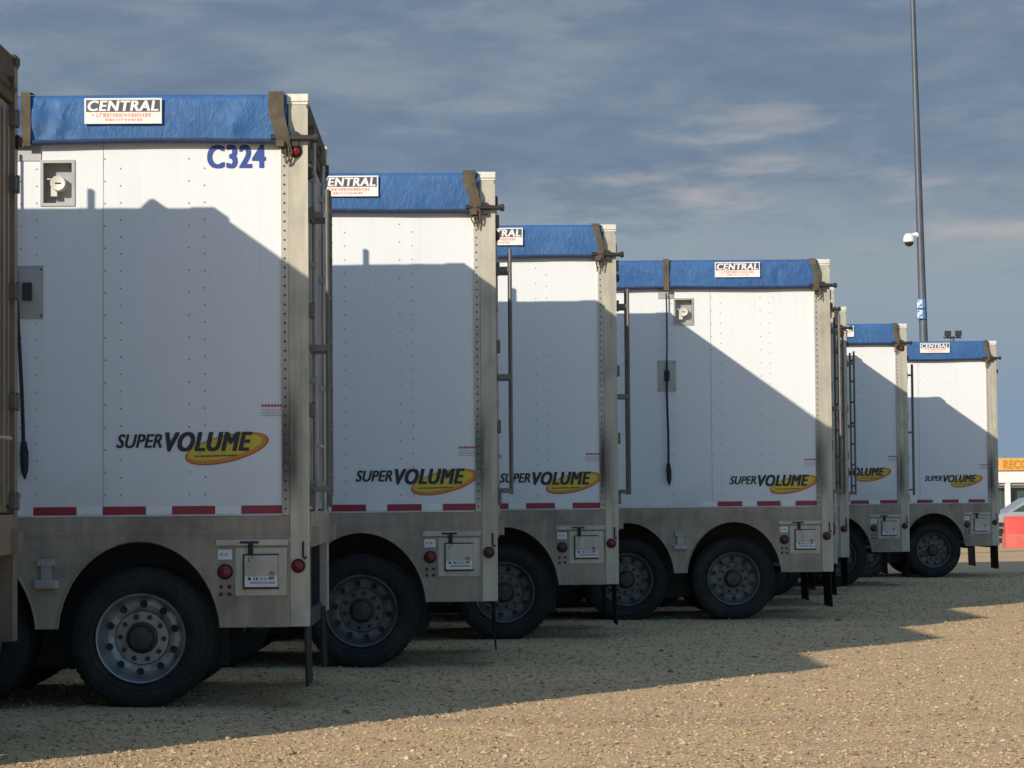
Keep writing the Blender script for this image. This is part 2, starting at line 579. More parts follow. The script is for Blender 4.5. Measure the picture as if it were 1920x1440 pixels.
def f_skirt(y0, y1, front):
    def fn(b):
        # strips between and over the arches, all quads with shared borders
        xs_end = -0.13
        zt = 1.273
        b.box(AX[0] + 0.5421, xs_end, y0, y1, 0.535, zt)
        prev = None
        for i, xc in enumerate(AX):
            pts = arch(xc)
            for k in range(len(pts) - 1):
                (xa, za), (xb, zb) = pts[k], pts[k + 1]
                b.add([(xa, y0, za), (xb, y0, zb), (xb, y0, zt), (xa, y0, zt)], [(0, 3, 2, 1)] if False else [(0, 1, 2, 3)])
                b.add([(xa, y1, za), (xb, y1, zb), (xb, y1, zt), (xa, y1, zt)], [(0, 1, 2, 3)])
                b.add([(xa, y0, za), (xb, y0, zb), (xb, y1, zb), (xa, y1, za)], [(0, 1, 2, 3)])
            x_left = pts[-1][0]
            nxt = arch(AX[i + 1])[0][0] if i + 1 < len(AX) else -L
            b.box(nxt, x_left, y0, y1, 0.535 if nxt > -L else 0.9, zt)
        yf = y0 if front else y1
        sgn = -1 if front else 1
        if front:
            # overlapping top plank with two rivet rows
            b.box(-L, -0.131, y0 - 0.004, y0 - 0.0005, 1.155, 1.271)
            x = -0.2
            while x > -L + 0.2:
                for z in (1.25, 1.185):
                    b.lathe([(0, 0.008), (-0.004, 0.006), (-0.005, 0.0005)], (x, y0 - 0.004, z), 'y', 6, 1)
                x -= 0.11
            # rolled lip round each opening
            for xc in AX:
                pts = arch(xc)
                b.tube([(px, y0 - 0.002, pz) for px, pz in pts], 0.009, 5)
            b.box(-0.50, -0.494, y0 - 0.003, y0 - 0.0004, 0.54, 1.15)
    return fn


def f_post(b, y0=0.0, y1=0.12):
    b.bbox(-0.13, 0.0, y0, y1, 0.535, 4.035, 0.006)
    b.box(-0.132, 0.003, y0 - 0.004, y1 + 0.004, 1.10, 1.125)
    b.box(-0.045, 0.0035, y0 - 0.005, y0, 1.125, 4.0)
    b.box(-0.1315, -0.045, y0 - 0.006, y0 - 0.0003, 1.63, 1.665)


def f_postcap(b):
    b.bbox(-0.152, 0.012, -0.012, 0.13, 4.045, 4.10, 0.006)
    b.box(-0.14, 0.004, -0.004, 0.12, 4.03, 4.048)


def f_rivetstrip(b):
    b.box(-0.178, -0.1302, 0.007, 0.0185, 1.276, 3.79)
    z = 1.32
    while z < 3.76:
        b.lathe([(0, 0.008), (-0.004, 0.006), (-0.005, 0.0005)], (-0.155, 0.007, z), 'y', 6, 1)
        z += 0.062


def f_header(b):
    b.bbox(-0.12, -0.004, 0.121, 2.479, 3.80, 4.088, 0.006)
    b.box(-0.121, -0.001, 0.122, 2.478, 3.90, 3.915)
    b.tube([(-0.002, 0.14, 3.88), (-0.002, 2.46, 3.88)], 0.022, 10)
    for y in (0.3, 1.3, 2.3):
        b.box(-0.004, 0.03, y - 0.02, y + 0.02, 3.86, 3.93)


def f_door(b):
    # local y 0..1.165
    b.bbox(-0.07, -0.03, 0.0, 1.165, 1.31, 3.79, 0.004)
    for k in range(7):
        y = 0.10 + k * 0.16
        b.box(-0.03, -0.018, y, y + 0.05, 1.36, 3.74)


def f_rod(b):
    for y in (0.45,):
        b.tube([(0.012, y, 1.25), (0.012, y, 3.85)], 0.016, 8)
        for z in (1.5, 2.2, 3.0, 3.6):
            b.box(-0.02, 0.03, y - 0.035, y + 0.035, z - 0.02, z + 0.02)
    b.tube([(0.03, 0.45, 1.75), (0.045, 0.8, 1.75)], 0.013, 6)


def f_hinge(b):
    b.bbox(-0.02, 0.024, -0.055, 0.055, -0.045, 0.045, 0.004)
    b.tube([(0.026, 0.0, -0.055), (0.026, 0.0, 0.055)], 0.013, 8)


def f_sill(b):
    b.bbox(-0.12, 0.015, 0.121, 2.479, 1.06, 1.30, 0.006)
    b.box(0.015, 0.06, 2.3, 2.45, 1.08, 1.2)
    b.box(0.015, 0.06, 0.2, 0.35, 1.08, 1.2)
    b.box(-0.10, -0.03, 0.5, 2.1, 0.50, 0.62, 1)
    for y in (0.7, 1.8):
        b.box(-0.10, -0.03, y, y + 0.08, 0.62, 1.06, 1)


def f_ladder(b):
    for y in (0.14, 0.50):
        b.tube([(0.125, y, 1.42), (0.125, y, 3.47)], 0.015, 8)
        for z in (1.45, 2.4, 3.3):
            b.box(-0.01, 0.13, y - 0.014, y + 0.014, z - 0.02, z + 0.02)
    z = 1.55
    while z < 3.45:
        b.tube([(0.125, 0.14, z), (0.125, 0.50, z)], 0.014, 7)
        z += 0.30


def f_pipe(b):
    b.tube([(0.115, 0.2, 1.42), (0.115, 0.2, 3.47)], 0.02, 8)
    for z in (1.5, 2.4, 3.3):
        b.box(-0.01, 0.115, 0.19, 0.21, z - 0.015, z + 0.015)


def lamp_body(b, r):
    b.lathe([(0.0, r), (-0.014, r), (-0.018, r * 0.86), (-0.012, r * 0.80), (-0.004, 0.001)], (0, 0, 0), 'y', 20)


def lamp_lens(b, r):
    b.lathe([(-0.006, r * 0.80), (-0.024, r * 0.76), (-0.034, r * 0.5), (-0.037, 0.001)], (0, 0, 0), 'y', 18)
    b.lathe([(-0.0365, r * 0.22), (-0.041, r * 0.2), (-0.042, 0.001)], (0, 0, 0), 'y', 10)


def f_wheel(b):
    def ty(y0):
        prof = [(0.055, 0.292), (0.03, 0.302), (0.012, 0.33), (0.0, 0.375), (0.003, 0.41), (0.016, 0.432), (0.018, 0.447), (0.036, 0.468), (0.05, 0.474)]
        for k in range(4):
            yy = 0.085 + k * 0.043
            prof += [(yy, 0.476), (yy + 0.001, 0.462), (yy + 0.010, 0.462), (yy + 0.011, 0.476)]
        w = 0.30
        prof += [(w - p[0], p[1]) for p in prof[:9][::-1]]
        b.lathe([(y0 + t, r) for t, r in prof], (0, 0, 0), 'y', 56, 0, closed=True)
        # raised sidewall ring and tread blocks along the shoulder
        for r in (0.345, 0.405):
            b.lathe([(y0 - 0.001 + (0.006 if r < .35 else 0.002), r - 0.004), (y0 - 0.004 + (0.006 if r < .35 else 0.002), r), (y0 - 0.001 + (0.006 if r < .35 else 0.002), r + 0.004)], (0, 0, 0), 'y', 48, 0, closed=True)
        for k in range(60):
            a = 2 * math.pi * k / 60
            ca, sa = math.cos(a), math.sin(a)
            da = 0.03
            vs = []
            for (yy, r) in ((0.012, 0.448), (0.052, 0.479), (0.06, 0.465), (0.024, 0.44)):
                for d in (-da, da):
                    vs.append((r * math.cos(a + d), y0 + yy - 0.001, r * math.sin(a + d)))
            b.add(vs, [(0, 1, 3, 2), (2, 3, 5, 4), (4, 5, 7, 6), (0, 2, 4, 6), (1, 7, 5, 3)])
    ty(0.0)
    ty(0.345)


def f_rim(b):
    # outer lip, barrel, dished disc with ten hand holes
    b.lathe([(0.06, 0.300), (0.018, 0.302), (0.008, 0.296), (0.012, 0.286), (0.03, 0.280), (0.07, 0.272), (0.118, 0.266)], (0, 0, 0), 'y', 48, cap=False)
    yd = 0.115
    ri, ro, rc, hr = 0.182, 0.268, 0.2265, 0.026
    N = 10
    for k in range(N):
        a0, a1 = 2 * math.pi * (k - 0.5) / N, 2 * math.pi * (k + 0.5) / N
        ac = (a0 + a1) / 2
        outer, q = [], 6
        for i in range(q):
            outer.append((ri, a0 + (a1 - a0) * i / q))
        for i in range(q):
            outer.append((ri + (ro - ri) * i / q, a1))
        for i in range(q):
            outer.append((ro, a1 - (a1 - a0) * i / q))
        for i in range(q):
            outer.append((ro - (ro - ri) * i / q, a0))
        hx, hz = rc * math.cos(ac), rc * math.sin(ac)
        vs, M_ = [], len(outer)
        for (r, a) in outer:
            vs.append((r * math.cos(a), yd - (0.012 * (1 - abs((r - rc) / 0.05))), r * math.sin(a)))
        for (r, a) in outer:
            dx_, dz_ = r * math.cos(a) - hx, r * math.sin(a) - hz
            d = math.hypot(dx_, dz_)
            vs.append((hx + dx_ / d * hr, yd - 0.012, hz + dz_ / d * hr))
        for (r, a) in outer:
            dx_, dz_ = r * math.cos(a) - hx, r * math.sin(a) - hz
            d = math.hypot(dx_, dz_)
            vs.append((hx + dx_ / d * hr, yd + 0.02, hz + dz_ / d * hr))
        fs = []
        for i in range(M_):
            j = (i + 1) % M_
            fs.append((i, j, M_ + j, M_ + i))
            fs.append((M_ + i, M_ + j, 2 * M_ + j, 2 * M_ + i))
        b.add(vs, fs, 0)
    b.lathe([(yd + 0.012, 0.184), (yd - 0.004, 0.176), (yd - 0.006, 0.10), (yd + 0.02, 0.095)], (0, 0, 0), 'y', 36, cap=False)
    # dark drum behind the hand holes
    b.lathe([(yd + 0.035, 0.262), (yd + 0.05, 0.1)], (0, 0, 0), 'y', 30, 1, cap=False)
    for k in range(10):
        a = 2 * math.pi * (k + 0.5) / 10
        b.lathe([(yd - 0.004, 0.0175), (yd - 0.03, 0.0165), (yd - 0.034, 0.011), (yd - 0.045, 0.010), (yd - 0.046, 0.001)], (0.145 * math.cos(a), 0, 0.145 * math.sin(a)), 'y', 6, 1)


def f_hub(b):
    b.lathe([(0.12, 0.108), (0.085, 0.104), (0.075, 0.088), (0.04, 0.082), (0.03, 0.074), (0.026, 0.04), (0.022, 0.001)], (0, 0, 0), 'y', 24)
    for k in range(6):
        a = 2 * math.pi * k / 6
        b.lathe([(0.034, 0.008), (0.024, 0.008), (0.023, 0.001)], (0.062 * math.cos(a), 0, 0.062 * math.sin(a)), 'y', 6)


def f_chassis(b):
    for y in (0.78, 1.72):
        b.box(-L + 0.5, -0.3, y, y + 0.1, 0.86, 1.22)
    x = -0.35
    while x > -L + 0.5:
        b.box(x - 0.05, x + 0.05, 0.06, 2.54, 1.10, 1.2195)
        x -= 0.5
    for xc in AX:
        b.tube([(xc, 0.28, 0.47), (xc, 2.32, 0.47)], 0.065, 10)
        for y in (0.83, 1.77):
            b.box(xc - 0.06, xc + 0.40, y - 0.05, y + 0.05, 0.50, 0.60)
            b.lathe([(0.42, 0.13), (0.52, 0.15), (0.72, 0.15), (0.86, 0.12)], (xc - 0.33, y, 0.0), 'z', 14)
            b.tube([(xc + 0.1, y + 0.12, 0.52), (xc + 0.22, y + 0.12, 1.0)], 0.035, 8)
    b.box(-0.9, -0.42, 0.75, 1.85, 0.62, 0.86)
    b.tube([(-0.4, 0.5, 0.52), (-0.4, 2.1, 0.52)], 0.04, 8)
    # sheets added behind the wheels to block sunlight and keep the bays dark
    b.box(-4.3, -0.60, 0.70, 0.705, 0.24, 1.10)
    b.box(-4.3, -0.60, 1.895, 1.90, 0.24, 1.10)
    # support legs near the nose
    for y in (0.45, 2.05):
        b.box(-L + 1.6, -L + 1.75, y, y + 0.15, 0.12, 1.2)
        b.box(-L + 1.5, -L + 1.85, y - 0.08, y + 0.23, 0.0, 0.12)


def f_flap(b):
    n = 6
    vs, fs = [], []
    for i in range(n + 1):
        t = i / n
        z = 0.575 - 0.44 * t
        x = -0.022 + 0.010 * t * t
        for (xx, yy) in ((x, 0.0), (x, 0.60), (x - 0.014, 0.60), (x - 0.014, 0.0)):
            vs.append((xx, yy, z))
    for i in range(n):
        for k in range(4):
            a, c = i * 4 + k, i * 4 + (k + 1) % 4
            fs.append((a, c, c + 4, a + 4))
    fs += [(0, 1, 2, 3), (n * 4 + 3, n * 4 + 2, n * 4 + 1, n * 4)]
    b.add(vs, fs)


def f_rail(b):
    b.bbox(-0.62, -0.135, -0.012, 0.004, 1.075, 1.118, 0.004)


def f_latch(b):
    b.box(-0.46, -0.335, -0.022, -0.012, 1.09, 1.106)
    b.box(-0.405, -0.375, -0.020, -0.0118, 1.02, 1.09)
    b.tube([(-0.398, -0.02, 1.09), (-0.398, -0.025, 0.97)], 0.007, 6)
    b.tube([(-0.378, -0.02, 1.09), (-0.378, -0.025, 0.99)], 0.007, 6)


def f_docbox(b):
    b.box(-0.49, -0.15, -0.002, 0.0046, 0.745, 1.06)
    b.bbox(-0.43, -0.205, -0.03, -0.003, 0.80, 1.012, 0.004)
    b.box(-0.44, -0.432, -0.02, -0.003, 0.79, 1.02, 1)
    b.box(-0.44, -0.20, -0.022, -0.003, 0.788, 0.7995, 1)
    b.box(-0.44, -0.20, -0.022, -0.003, 1.0125, 1.021, 1)


def f_docmark(b):
    y = -0.0315
    b.box(-0.425, -0.212, y, -0.0302, 0.803, 0.872, 0)
    r = random.Random(3)
    for k, (x, w) in enumerate(((-0.405, 0.02), (-0.368, 0.008), (-0.352, 0.012), (-0.328, 0.022), (-0.30, 0.02), (-0.272, 0.016))):
        b.box(x, x + w, y - 0.0012, y, 0.848, 0.866, 1 if k < 3 else 2)
    b.box(-0.262, -0.23, y - 0.0012, y, 0.852, 0.870, 3)
    b.prism([(-0.272, 0.885), (-0.235, 0.876), (-0.228, 0.898), (-0.25, 0.91)], y - 0.0012, -0.0302, 3)
    b.box(-0.39, -0.225, y - 0.0012, y, 0.822, 0.838, 2)


def f_bolt(b):
    b.lathe([(0.0, 0.014), (-0.009, 0.013), (-0.010, 0.001)], (0, 0.004, 0), 'y', 6)


def f_sticker(b):
    b.box(-0.605, -0.512, 0.0015, 0.0046, 0.985, 1.052)
    for x in (-0.592, -0.560):
        b.box(x, x + 0.02, 0.0003, 0.0012, 1.01, 1.03, 1)


def f_bracket(b):
    b.box(-1.80, -1.68, -0.03, 0.004, 0.955, 1.0)
    b.box(-1.775, -1.705, -0.02, 0.004, 0.86, 0.955)
    b.bbox(-1.82, -1.66, -0.05, 0.004, 0.80, 0.86, 0.008)


def f_hook(b):
    b.tube([(-0.04, -0.006, 1.10), (-0.04, -0.014, 1.0), (-0.03, -0.02, 0.985), (-0.018, -0.014, 1.0)], 0.008, 6)


def f_bar(b):
    b.tube([(-0.24, -0.045, 3.80), (0.045, -0.045, 3.795)], 0.021, 9)
    b.lathe([(0.045, 0.03), (0.075, 0.03), (0.08, 0.02)], (0, -0.045, 3.795), 'x', 10)
    b.box(-0.10, -0.06, -0.045, 0.0, 3.74, 3.84)
    b.box(-0.17, -0.15, -0.05, 0.0, 3.70, 3.80)


def f_stub(b):
    # short bracket standing on the far roof edge
    b.box(-0.83, -0.80, 2.585, 2.615, 4.05, 4.22)


def f_knuckle(b):
    b.prism([(-0.52, 4.07), (-0.43, 4.155), (-0.40, 4.16), (-0.30, 4.09), (-0.28, 4.07)], 2.53, 2.60)


TZ0, TZ1 = 3.785, 4.10


def f_tarp(seed, amp, px0):
    def fn(b):
        prof = []                      # (y, z, wrinkle weight)
        for k in range(9):
            t = k / 8
            prof.append((-0.034, TZ0 + t * (TZ1 - 0.05 - TZ0), 0.35 + 0.65 * math.sin(math.pi * min(1, t * 0.9 + 0.1))))
        for k in range(1, 5):
            a = math.pi / 2 * k / 4
            prof.append((-0.034 + 0.06 * (1 - math.cos(a)), TZ1 - 0.05 + 0.05 * math.sin(a), 0.5))
        for k in range(1, 8):
            y = 0.026 + (2.574 - 0.026) * k / 8
            prof.append((y, TZ1 + 0.045 * math.sin(math.pi * k / 8), 0.4))
        half = prof[:13][::-1]
        prof += [(2.6 - p[0], p[1], p[2]) for p in half]
        nx = 250
        x0, x1 = -L, -0.135
        vs, fs = [], []
        P = len(prof)
        for i in range(nx + 1):
            x = x1 + (x0 - x1) * (i / nx) ** 1.35
            for (y, z, w) in prof:
                s_ = y if 0.03 < y < 2.57 else 0
                p1 = noise.noise(Vector((x * 3.0 + z * 4.5 + seed, z * 1.6 - x * 0.4, seed + s_)))
                p2 = noise.noise(Vector((x * 9.0 + z * 11.0 + seed, z * 3.0, seed * 2 + s_)))
                p3 = noise.noise(Vector((x * 0.8 + seed, seed, 1.0)))
                p3 = p3
                fold = math.sin((x - 0.75 * z + 0.22 * p1 + 0.2 * p3) * 24.0) * max(0.0, noise.noise(Vector((x * 0.9 + seed * 3, 0.4, seed)))+0.1)
                fa = 1.0 if not (px0 - 0.08 < x < px0 + 0.60) else 0.25
                fa = min(fa, 0.15 + max(0.0, (-x - 0.28) / 0.25))
                hot = 1.0 if amp < 1.2 else (1.0 if x < -1.55 or x > -0.5 else 0.45)
                d = fa * hot * (0.016 * p1 + 0.010 * (1 - abs(p2) * 2) + 0.020 * fold) * amp * w
                if y < 0.03:
                    vs.append((x, y - d - 0.004 * w, z + 0.016 * p3 * (1 if z < 3.95 else 0.3)))
                elif y > 2.57:
                    vs.append((x, y + d + 0.004 * w, z))
                else:
                    vs.append((x, y, z - abs(d) * 0.6))
        for i in range(nx):
            for k in range(P - 1):
                fs.append((i * P + k, (i + 1) * P + k, (i + 1) * P + k + 1, i * P + k + 1))
        # closed rear lip
        fs.append(tuple(range(P)))
        b.add(vs, fs)
    return fn


def f_hem(seed):
    def fn(b):
        for y in (-0.036, 2.636):
            pts = []
            n = 90
            for i in range(n + 1):
                x = -0.12 - (L - 0.12) * i / n
                pts.append((x, y - 0.006 * noise.noise(Vector((x * 3.0, seed, 2.0))), TZ0 - 0.006 + 0.016 * noise.noise(Vector((x * 0.8 + seed, seed, 1.0)))))
            b.tube(pts, 0.018, 8)
    return fn


def f_strap(seed, torn):
    def fn(b):
        r = random.Random(seed)
        n = 12
        vs, fs = [], []
        for i in range(n + 1):
            t = i / n
            z = 4.105 - t * 0.375
            sw = 0.012 * math.sin(t * 7 + seed) + (0.012 * (r.random() - .5) if torn else 0)
            xa = (-0.262 if torn or seed == 2 else -0.225) + 0.055 * t + sw
            xb = -0.158 + 0.045 * t + sw * 0.6 + (0.02 * (r.random() - .5) if torn else 0)
            y = -0.066 - 0.008 * math.sin(t * 9 + seed) + (0.02 if t > 0.92 else 0)
            vs += [(xa, y, z), ((xa + xb) / 2, y - 0.006, z), (xb, y, z)]
        vs += [(-0.262, 0.12, 4.118), (-0.21, 0.12, 4.122), (-0.158, 0.12, 4.118)]
        for i in range(n):
            for k in range(2):
                fs.append((i * 3 + k, i * 3 + k + 1, i * 3 + k + 4, i * 3 + k + 3))
        q = (n + 1) * 3
        fs += [(q, q + 1, 1, 0), (q + 1, q + 2, 2, 1)]
        b.add(vs, fs)
        # frayed tails and buckle
        for k in range(6 if torn else 3):
            x = -0.2 + 0.09 * r.random()
            b.tube([(x, -0.06, 3.76), (x + 0.03 * (r.random() - .5), -0.055, 3.70), (x + 0.05 * (r.random() - .5), -0.03, 3.62 + 0.05 * r.random())], 0.006, 5)
        b.box(-0.205, -0.15, -0.085, -0.06, 3.735, 3.775)
    return fn


XR = -1.87


def f_midstrap(b):
    n = 8
    vs, fs = [], []
    for i in range(n + 1):
        t = i / n
        z = 4.11 - t * 0.36
        y = -0.062 - 0.006 * math.sin(t * 8)
        vs += [(XR - 0.032, y, z), (XR + 0.032, y, z)]
    vs += [(XR - 0.032, 0.15, 4.125), (XR + 0.032, 0.15, 4.125)]
    for i in range(n):
        fs.append((i * 2, i * 2 + 1, i * 2 + 3, i * 2 + 2))
    fs.append(((n + 1) * 2, (n + 1) * 2 + 1, 1, 0))
    b.add(vs, fs)


def f_plate_up(b):
    b.box(XR - 0.09, XR + 0.09, 0.012, 0.0195, 3.66, 3.79)


def f_plate_low(b):
    b.box(XR - 0.105, XR + 0.105, 0.012, 0.0195, 2.60, 2.955)
    for x in (-0.09, 0.09):
        for z in (2.62, 2.93):
            b.lathe([(0, 0.008), (-0.004, 0.006), (-0.005, 0.001)], (XR + x, 0.012, z), 'y', 6, 1)
    b.box(XR - 0.03, XR + 0.03, -0.012, 0.0118, 2.72, 2.84, 1)


def f_rope(dx_):
    def fn(b):
        pts, rs = [], []
        for i in range(15):
            t = i / 14
            z = 3.72 - t * 2.0
            pts.append((XR + dx_ * max(0, t - 0.25) + 0.005 * math.sin(t * 9), -0.03 + 0.006 * math.sin(t * 12), z))
            rs.append(0.009 if t < 0.4 else 0.013)
        b.tube(pts, rs, 7)
        e = pts[-1]
        b.tube([(e[0], e[1], e[2] + 0.06), (e[0] + 0.004, e[1], e[2] - 0.02), (e[0] + 0.006, e[1], e[2] - 0.13), (e[0] + 0.008, e[1], e[2] - 0.19)], [0.02, 0.03, 0.026, 0.006], 8)
    return fn


def f_patch(b):
    # local: x 0..0.51, z 0..0.17
    b.box(0, 0.515, -0.062, -0.055, 0, 0.172)
    b.box(0.012, 0.503, -0.0635, -0.0622, 0.080, 0.160, 1)


def f_patchword(b):
    put_text(b, 'CENTRAL', 0.022, 0.494, 0.086, 0.154, -0.0645, 0, 0.0, 0.15, 1.10, 0.0042)


def f_patchmarks(b):
    r = random.Random(5)
    for (z0, z1, xa, xb) in ((0.046, 0.070, 0.08, 0.43), (0.018, 0.036, 0.14, 0.38)):
        x = xa
        while x < xb:
            w = 0.008 + 0.012 * r.random()
            if r.random() < 0.5:
                b.box(x, x + w, -0.0632, -0.0622, z0, z1)
            else:
                b.box(x, x + 0.005, -0.0632, -0.0622, z0, z1)
                b.box(x + 0.005, x + w, -0.0632, -0.0622, z1 - 0.006 if r.random() < .5 else z0, z1 if r.random() < .5 else z0 + 0.006)
            x += w + 0.006
    b.box(0.05, 0.062, -0.0632, -0.0622, 0.055, 0.066)


def f_logo_oval(b):
    # tilted comet-like oval, orange-red rim at the right end and underneath
    def ell(cx, cz, a, c, rot, y, mi, n=48, sk=0.0):
        vs = []
        for k in range(n):
            t = 2 * math.pi * k / n
            ex, ez = a * math.cos(t), c * math.sin(t)
            x = ex * math.cos(rot) - ez * math.sin(rot)
            z = ex * math.sin(rot) + ez * math.cos(rot)
            vs.append((cx + x + sk * z, y, cz + z))
        b.add(vs, [tuple(range(n))], mi)
    ell(0.735, -0.002, 0.265, 0.098, 0.20, 0.0178, 2, sk=0.35)
    ell(0.733, 0.0, 0.257, 0.092, 0.20, 0.0170, 1, sk=0.35)
    ell(0.722, 0.006, 0.235, 0.075, 0.20, 0.0162, 0, sk=0.35)


def f_logo_words(b):
    put_text(b, 'SUPER', 0.0, 0.305, 0.008, 0.098, 0.0150, 0, 0.0, 0.28, 1.04, 0.0035)
    put_text(b, 'VOLUME', 0.325, 0.905, -0.016, 0.108, 0.0150, 0, 0.0, 0.28, 1.10, 0.0075)
    x = 0.52
    r = random.Random(9)
    while x < 0.80:
        w = 0.006 + 0.012 * r.random()
        b.box(x, x + w, 0.0150, 0.0156, -0.058 + 0.02 * (x - .52), -0.046 + 0.02 * (x - .52))
        x += w + 0.005


def f_number(b):
    put_text(b, 'C324', -0.672, -0.278, 3.606, 3.756, 0.0175, 0, 0.0, 0.0, 1.10, 0.0085)


def f_warning(b):
    r = random.Random(11)
    for row, (z, mi, n) in enumerate(((0.055, 0, 9), (0.030, 1, 8), (0.012, 1, 8), (-0.006, 1, 7))):
        x = 0.0
        for k in range(n):
            w = 0.010 + 0.010 * r.random()
            b.box(x, x + w, 0.0165, 0.0178, z, z + (0.016 if row == 0 else 0.006), mi)
            x += w + 0.005


def f_tape(b):
    b.box(0, 0.285, 0.0155, 0.0185, 1.288, 1.343)


def f_tapew(b):
    b.box(0.0, 0.17, 0.0155, 0.0185, 1.288, 1.343)


def f_taillamp(b):
    b.lathe([(0.0, 0.045), (0.02, 0.045), (0.024, 0.036)], (0, 0, 0), 'x', 16)


def f_taillens(b):
    b.lathe([(0.022, 0.036), (0.04, 0.03), (0.045, 0.001)], (0, 0, 0), 'x', 16)


GROUP = 'white open-top trailers parked side by side in a staggered row'


def trailer(x, y, label, seed, logo_z, patch_x, number=False, rz=0.0, amp=0.7, torn=False, ropedx=0.0, tapes=(-0.45, -0.91, -1.37, -1.83, -2.29), ladder=True, brown=False, rope0=0.0, lamps='rrd'):
    T = thing('open_top_trailer', label, 'trailer', (x, y, 0), rz, GROUP)
    part('body', 'body', f_body, ['white'], T)
    part('side_panel', 'side_panel', f_side, ['white', 'rivet', 'bare'], T)
    gb = part('gauge_box', 'gauge_box', f_gaugebox, ['bare'], T)
    part('dial', 'dial', f_dial, ['cap', 'dark'], gb)
    part('skirt', 'skirt_near', f_skirt(0.005, 0.024, True), ['skirt', 'rivet'], T)
    part('skirt', 'skirt_far', f_skirt(2.576, 2.595, False), ['skirt', 'rivet'], T)
    part('corner_post', 'corner_post', f_post, ['post'], T)
    part('corner_post', 'corner_post_b' if brown else 'corner_post', f_post, ['browndoor' if brown else 'post'], T, (0, 2.48, 0))
    part('post_cap', 'post_cap', f_postcap, ['cap'], T)
    part('post_cap', 'post_cap_b' if brown else 'post_cap', f_postcap, ['strap' if brown else 'cap'], T, (0, 2.482, 0))
    part('rivet_strip', 'rivet_strip', f_rivetstrip, ['strip', 'dark'], T)
    part('header_beam', 'header_beam', f_header, ['strap'], T)
    for yy in (0.121, 1.313):
        d = part('rear_door', 'rear_door_b' if brown else 'rear_door', f_door, ['browndoor' if brown else 'door'], T, (0, yy, 0))
        part('lock_rod', 'lock_rod', f_rod, ['bare'], d)
    for zz_ in (1.38, 1.98, 2.65, 3.3, 3.7):
        for yy in (0.145, 2.455):
            part('hinge', 'hinge', f_hinge, ['ladder'], T, (0, yy, zz_))
    part('rear_sill', 'rear_sill_b' if brown else 'rear_sill', f_sill, ['browndoor' if brown else 'skirt', 'dark'], T)
    if ladder == 'pipe':
        part('stand_pipe', 'stand_pipe', f_pipe, ['ladder'], T)
    elif ladder:
        part('ladder', 'ladder', f_ladder, ['ladder'], T)
    part('chassis', 'chassis', f_chassis, ['dark'], T)
    for xc in AX:
        for side in (0, 1):
            w = part('wheel', 'wheel', f_wheel, ['rubber'], T, (xc, 0.065 if side == 0 else WD - 0.065, 0.464), 0.0 if side == 0 else math.pi)
            w.rotation_euler.rotate_axis('Y', random.uniform(0, 6.28))
            part('rim', 'rim' if number else 'rim_dirty', f_rim, ['rim' if number else 'rimdirty', 'hub'], w)
            part('hub', 'hub', f_hub, ['hub'], w)
    part('mud_flap', 'mud_flap', f_flap, ['flap'], T, (0, 0.01, 0))
    if not brown:
        part('mud_flap', 'mud_flap', f_flap, ['flap'], T, (0, 1.99, 0))
    if brown:
        part('sun_block_sheet', 'sun_block_sheet', lambda b: b.box(-0.62, -0.03, 0.708, 0.72, 0.10, 1.05), ['flap'], T)  # unseen sheet added to stop sun slipping past the rear wheel
    part('hand_rail', 'hand_rail', f_rail, ['alu'], T)
    part('latch', 'latch', f_latch, ['dark'], T)
    db = part('document_box', 'document_box', f_docbox, ['alu', 'dark'], T)
    part('box_sticker', 'box_sticker', f_docmark, ['sticker', 'ink', 'docgrey', 'docred'], db)
    for bx in (-0.585, -0.53):
        for bz in (0.805, 0.755):
            part('bolt', 'bolt', f_bolt, ['dark'], T, (bx, 0, bz))
    part('side_sticker', 'side_sticker', f_sticker, ['sticker', 'docgrey'], T)
    part('bracket', 'bracket', f_bracket, ['bare'], T)
    part('hook', 'hook', f_hook, ['dark'], T)
    part('tarp_bar', 'tarp_bar', f_bar, ['dark'], T)
    if seed in (1, 2, 3, 7):
        part('roof_stub', 'roof_stub', f_stub, ['dark'], T)
    if seed == 1:
        part('tarp_bow', 'tarp_bow', f_knuckle, ['dark'], T)
    for k, (lx, ly, lz, r) in enumerate(((-0.557, 0.005, 0.905, 0.052), (-0.072, -0.005, 0.94, 0.047), (-0.078, 0.0, 3.712, 0.043))):
        if lamps[k] == ' ':
            continue
        lb = part('marker_lamp', 'lampbody%d' % (r * 1000), lambda b, r=r: lamp_body(b, r), ['black'], T, (lx, ly, lz))
        ln = 'lens' if lamps[k] == 'r' else 'lensdull'
        part('lens', '%s%d' % (ln, r * 1000), lambda b, r=r: lamp_lens(b, r), [ln], lb)
    for yy in (0.06, 2.54):
        tl = part('tail_lamp', 'taillamp', f_taillamp, ['black'], T, (0.0, yy, 3.57))
        part('lens', 'taillens', f_taillens, ['lensdull'], tl)
    tp = part('tarp', 'tarp%d' % seed, f_tarp(seed * 3.17, amp, patch_x - 0.515), ['tarp'], T)
    part('hem', 'hem%d' % seed, f_hem(seed * 3.17), ['hem'], tp)
    pt = part('logo_patch', 'logo_patch', f_patch, ['patch', 'patchblack'], tp, (patch_x - 0.515, 0, 3.895))
    # lettering on the patch belongs to the same sub-part: joined below
    pw = MESH.setdefault('patch_full', None)
    part('strap', 'strap%d' % seed, f_strap(seed, torn), ['strap'], T)
    part('strap', 'midstrap', f_midstrap, ['strap'], T)
    part('access_plate', 'plate_up', f_plate_up, ['bare'], T)
    part('access_plate', 'plate_low', f_plate_low, ['bare', 'dark'], T)
    part('pull_rope', 'rope%.3f' % ropedx, f_rope(ropedx), ['rope'], T, (rope0, 0, 0))
